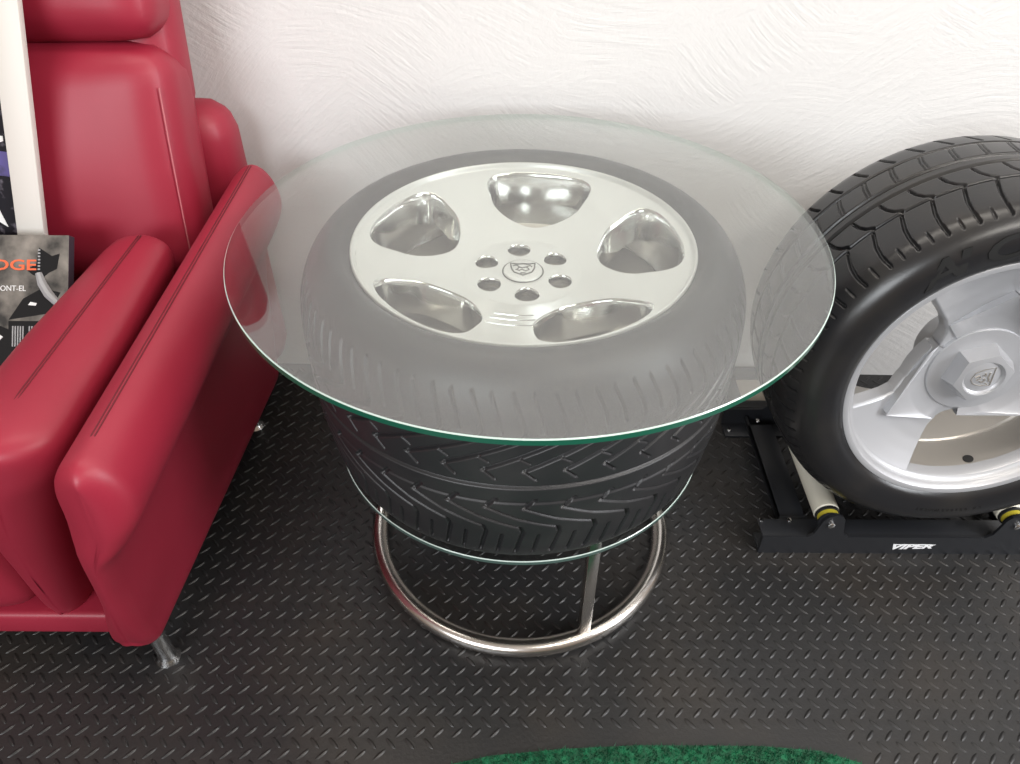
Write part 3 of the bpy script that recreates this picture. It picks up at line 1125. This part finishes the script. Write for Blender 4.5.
def pad(mir):
    bm = bmesh.new()
    secs = []
    ks = [0.05, 0.22, 0.42, 0.60, 0.76, 0.88, 0.96]
    st = [(0.11 * (1 - math.sqrt(1 - k * k)), k) for k in ks] + [(t, 1.0) for t in (0.115, 0.2, 0.35, 0.5, 0.65, 0.8, 0.915)]
    st += [(1 - 0.05 * (1 - math.sqrt(1 - k * k)), k) for k in ks[::-1]]
    for t, k in st:
        wk = float(np.interp(t, [0, 0.5, 1.0], [1.06, 1.0, 0.74]))
        base, xm, hw = 0.135, -0.592 - 0.006 * (1 - t), 0.5 * wk
        prof = [(-0.730, base), (-0.70, base - 0.004), (-0.675, base), (-0.655, 0.20), (-0.610, 0.36), (-0.566, 0.48), (-0.535, 0.545), (-0.534, 0.577), (-0.555, 0.593), (-0.592, 0.599), (-0.640, 0.592),
                (-0.672, 0.570), (-0.690, 0.52), (-0.700, 0.44), (-0.710, 0.30)]
        prof = [(((x + 0.592) if z > 0.3 else (x + 0.592)) * 2, z) for x, z in prof]
        prof = closed_spline([(xm + hw * a, z) for a, z in prof], 4)
        s = []
        for x, z in prof:
            y0 = 0.668 - 0.075 * max(0, min(1, (z - 0.135) / 0.40)) ** 0.8
            y1 = 1.085
            zz = 0.36 + (z - 0.36) * (1 - (1 - k) * 0.10)
            xc = -0.592 + (float(np.interp(z, [0.13, 0.36, 0.48, 0.56, 0.60], [-0.702, -0.660, -0.630, -0.607, -0.592])) + 0.592) * wk
            s.append((xc + (x - xc) * k, y0 + (y1 - y0) * t, zz))
        secs.append(s)
    loft(bm, secs)
    recalc(bm)
    if mir:
        mirror(bm)
    p = obj('arm_cushion', bm, M['leather'], chair, sm=60, off=CO)
    bm = bmesh.new()
    for xo in (-0.002, 0.002):
        tube(bm, [(-0.600 + 0.010 * t + xo, 0.625 + (1.065 - 0.625) * t, 0.5992 - 0.016 * (max(0.0, 0.14 - t) / 0.14) ** 1.5) for t in np.linspace(0, 1, 20)], 0.0010, 6)
    if mir:
        mirror(bm)
    obj('seam', bm, M['seam'], p, off=CO)


for mir in (False, True):
    wing(mir)
    pad(mir)

# base frame
bm = bmesh.new()
box(bm, (CXM - 0.40, 0.665, 0.092), (CXM + 0.40, 1.33, 0.145), 0.010, seg=3)
obj('base_frame', bm, M['leather'], chair, off=CO)
# seat cushion
bm = bmesh.new()
cushion(bm, (CXM, 0.900, 0.285), (0.300, 0.245, 0.135), 0.055, (0, 0.012, 0.022))
obj('seat_cushion', recalc(bm), M['leather'], chair, sm=60, off=CO)
# backrest: outer shell, lower shell, cushion, head cushion
LEAN = Matrix.Rotation(math.radians(-14), 3, 'X')
bm = bmesh.new()
cushion(bm, (CXM, 1.365, 0.40), (0.522, 0.065, 0.30), 0.06, (0, 0.0, 0.0))
obj('rear_shell', recalc(bm), M['leather'], chair, sm=60, off=CO)
bm = bmesh.new()
cushion(bm, (CXM, 1.352, 0.93), (0.485, 0.055, 0.25), 0.05, (0.0, 0.01, 0.0), LEAN)
obj('back_shell', recalc(bm), M['leather'], chair, sm=60, off=CO)
bm = bmesh.new()
cushion(bm, (CXM, 1.248, 0.635), (0.486, 0.075, 0.195), 0.055, (0.0, 0.035, 0.008), LEAN, n=16, fn=lambda p: Vector((p.x * (1 - 0.0 * p.z), p.y, p.z)))
bc = obj('back_cushion', recalc(bm), M['leather'], chair, sm=60, off=CO)
for sg in (1, -1):
    bm = bmesh.new()
    pts = [Vector((0.4705 * sg, -0.0605 - 0.006 * math.cos(z * 6), z)) for z in np.linspace(0.13, -0.15, 12)]
    tube(bm, [LEAN @ p + Vector((CXM, 1.248, 0.635)) for p in pts], 0.0012, 6)
    obj('piping', bm, M['stitch'], bc, off=CO, label='pale piping along the cushion edge')
bm = bmesh.new()
cushion(bm, (CXM, 1.322, 0.968), (0.482, 0.075, 0.143), 0.048, (0.0, 0.02, 0.01), LEAN, n=16)
obj('head_cushion', recalc(bm), M['leather'], chair, sm=60, off=CO)
# chrome feet
for x, y in ((-0.584, 0.676), (-0.578, 1.243)):
    for sg in (0, 1):
        xx = x if sg == 0 else 2 * CXM - x
        bm = bmesh.new()
        lathe(bm, [(0.0, 0.0), (0.0205, 0.0), (0.0215, 0.002), (0.021, 0.005), (0.0165, 0.010), (0.0145, 0.020), (0.0145, 0.100), (0, 0.100)], 32, center=(xx, y, 0))
        obj('leg', recalc(bm), M['chrome'], chair, off=CO, label='short chrome foot')

# ------------------------------------------------------------------ picture frame and box on the chair
LF = Matrix.Rotation(math.radians(-16), 3, 'X') @ Matrix.Rotation(math.radians(8.0), 3, 'Y')
FB = Vector((-0.773, 1.040, 0.450))     # lower right corner of the frame
fr = thing('picture_frame', 'dark poster in a white wooden frame leaning on the red chair back', 'picture', FB)
fr.rotation_euler = LF.to_euler()
FW_, FH_ = 0.48, 0.66
bm = bmesh.new()
b_ = 0.043
box(bm, (-b_, 0.0, 0.0), (0, 0.013, FH_), 0.0015)
box(bm, (-FW_, 0.0, 0.0), (-FW_ + b_, 0.013, FH_), 0.0015)
box(bm, (-FW_ + b_, 0.0, 0.0), (-b_, 0.013, b_), 0.0015)
box(bm, (-FW_ + b_, 0.0, FH_ - b_), (-b_, 0.013, FH_), 0.0015)
obj('frame', bm, M['frame_white'], fr)
bm = bmesh.new()
box(bm, (-FW_ + 0.035, 0.008, 0.035), (-0.035, 0.0125, FH_ - 0.035))
pf = lambda x, z, y: Vector((x, y, z))
prism(bm, [(-FW_ + 0.05, 0.225), (-0.044, 0.232), (-0.044, 0.270), (-FW_ + 0.05, 0.262)], 0.0074, 0.0082, 1, pf)
# loose white figure marks
for poly in ([(-0.060, 0.300), (-0.050, 0.330), (-0.052, 0.372), (-0.070, 0.352), (-0.082, 0.312)],
             [(-0.075, 0.385), (-0.050, 0.395), (-0.056, 0.420), (-0.080, 0.440)],
             [(-0.100, 0.195), (-0.070, 0.175), (-0.060, 0.150), (-0.088, 0.165)],
             [(-0.064, 0.280), (-0.050, 0.286), (-0.050, 0.294), (-0.070, 0.290)]):
    prism(bm, poly, 0.0066, 0.0082, 2, pf)
tube(bm, [(-0.105 + 0.052 * math.cos(a), 0.0078, 0.335 + 0.060 * math.sin(a)) for a in np.linspace(-1.4, 1.4, 16)], 0.0022, 6, 2)
obj('poster', bm, [M['poster_dark'], M['poster_purple'], M['ink_white']], fr)

LB = Matrix.Rotation(math.radians(-42), 3, 'X')
BB = Vector((-0.692, 0.912, 0.456))    # lower right front corner of the box
bx = thing('printed_box', 'grey rock-patterned box with orange DODGE lettering on the red chair seat', 'box', BB)
bx.rotation_euler = LB.to_euler()
BW, BH, BD = 0.36, 0.205, 0.016
bm = bmesh.new()
box(bm, (-BW, 0, 0), (0, BD, BH), 0.001)
bm.faces.ensure_lookup_table()
for f in bm.faces:
    f.material_index = 0 if f.normal.y < -0.5 else 1
obj('carton', bm, [M['box_print'], M['box_side']], bx, sm=None)


def decal(name, build, m, label=None):
    bm = bmesh.new()
    build(bm)
    obj(name, bm, m, bx, sm=None, label=label)


def b_orange(bm):
    vs, fs = text_verts('DODGE', 0.040, offset=0.0006, ext=0.0003, align='RIGHT')
    mxx = max(v.x for v in vs)
    add_geo(bm, vs, fs, lambda v: Vector((-0.050 + (v.x - mxx) * 0.86, -0.0006 - v.z, 0.150 + v.y * 0.58)))


def b_white(bm):
    vs, fs = text_verts('QUE SONT-EL', 0.0185, ext=0.0003, align='RIGHT')
    mxx = max(v.x for v in vs)
    add_geo(bm, vs, fs, lambda v: Vector((-0.066 + (v.x - mxx) * 0.62, -0.0006 - v.z, 0.117 + v.y * 0.66)))


def b_stripes(bm):
    for poly in ([(-0.165, 0.055), (-0.150, 0.062), (-0.125, 0.060), (-0.100, 0.045), (-0.125, 0.020), (-0.130, 0.038), (-0.150, 0.048)],
                 [(-0.21, 0.030), (-0.18, 0.034), (-0.155, 0.025), (-0.18, 0.018)]):
        prism(bm, poly, -0.0013, -0.0004, 0, pf)


def b_fleck(bm):
    prism(bm, [(-0.062, 0.095), (-0.050, 0.094), (-0.048, 0.098), (-0.058, 0.100)], -0.0012, -0.0004, 0, pf)


def b_black(bm):
    prism(bm, [(-0.24, 0.0), (-0.080, 0.0), (-0.088, 0.055), (-0.110, 0.064), (-0.15, 0.068), (-0.24, 0.066)], -0.0007, 0.0002, 0, pf)
    prism(bm, [(-0.092, 0.072), (-0.030, 0.082), (-0.012, 0.115), (-0.040, 0.122), (-0.070, 0.105)], -0.0006, 0.0002, 0, pf)
    prism(bm, [(-0.065, 0.150), (-0.050, 0.160), (-0.046, 0.185), (-0.026, 0.172), (-0.014, 0.176), (-0.018, 0.152), (-0.030, 0.146), (-0.040, 0.138), (-0.055, 0.142)], -0.0006, 0.0002, 0, pf)
    prism(bm, [(-0.092, 0.012), (0.0, 0.012), (0.0, 0.070), (-0.092, 0.070)], -0.0009, 0.0002, 0, pf)


def b_grey(bm):
    tube(bm, [(-0.046, -0.0008, 0.145), (-0.040, -0.0008, 0.128), (-0.030, -0.0008, 0.112), (-0.018, -0.0008, 0.100), (-0.010, -0.0008, 0.094)], [0.005, 0.007, 0.0075, 0.006, 0.004], 8)


def b_panel(bm):
    for i in range(3):
        x0 = -0.086 + i * 0.026
        for j in range(5):
            prism(bm, [(x0 + 0.004 * j, 0.030), (x0 + 0.004 * j + 0.002, 0.030), (x0 + 0.004 * j + 0.002, 0.062), (x0 + 0.004 * j, 0.062)], -0.0014, -0.0008, 0, pf)


def b_ticks(bm):
    for k in range(7):
        prism(bm, [(-0.0475, 0.150 + k * 0.005), (-0.0440, 0.150 + k * 0.005), (-0.0440, 0.1525 + k * 0.005), (-0.0475, 0.1525 + k * 0.005)], -0.0012, -0.0005, 0, pf)


decal('black_artwork', b_black, M['ink_black'])
decal('title_lettering', b_orange, M['ink_orange'], 'orange DODGE lettering')
decal('subtitle_lettering', b_white, M['ink_white'], 'white subtitle lettering')
decal('striped_artwork', b_stripes, M['ink_white'])
decal('white_fleck', b_fleck, M['ink_white'])
decal('grey_tube_artwork', b_grey, M['ink_grey'])
decal('grille_artwork', b_panel, M['ink_grey'])
decal('tick_marks', b_ticks, M['ink_grey'])

# ------------------------------------------------------------------ green turf rug
rug = thing('turf_rug', 'green artificial turf rug on the black floor at the bottom edge', 'rug', (0.0, 0.2, 0))
RO = (0.0, 0.2, 0)
bm = bmesh.new()
prism(bm, RUG[::-1], 0.0, 0.004)
obj('backing', recalc(bm), M['turf'], rug, sm=None, off=RO)
nbl = 26000
xs = rng.uniform(-0.40, 0.635, nbl)
ys = rng.uniform(0.38, 0.532, nbl)
fr_ = np.interp(xs, [p[0] for p in RUG[:11]], [p[1] for p in RUG[:11]])
ok = ys < fr_ - 0.001
xs, ys = xs[ok], ys[ok]
n = len(xs)
h = rng.uniform(0.008, 0.013, n)
a = rng.uniform(0, 2 * PI, n)
lx, ly = rng.normal(0, 0.003, n), rng.normal(0, 0.003, n)
w = 0.0009
V = np.zeros((n, 3, 3), np.float32)
V[:, 0] = np.stack([xs - w * np.cos(a), ys - w * np.sin(a), 0.003 + 0 * xs], -1)
V[:, 1] = np.stack([xs + w * np.cos(a), ys + w * np.sin(a), 0.003 + 0 * xs], -1)
V[:, 2] = np.stack([xs + lx, ys + ly, h], -1)
V -= np.array(RO, np.float32)
me = bpy.data.meshes.new('pile')
me.vertices.add(n * 3)
me.vertices.foreach_set('co', V.reshape(-1))
me.loops.add(n * 3)
me.loops.foreach_set('vertex_index', np.arange(n * 3, dtype=np.int32))
me.polygons.add(n)
me.polygons.foreach_set('loop_start', np.arange(n, dtype=np.int32) * 3)
me.update(calc_edges=True)
me.materials.append(M['turf'])
po = link(bpy.data.objects.new('pile', me), rug)
po['kind'] = 'stuff'
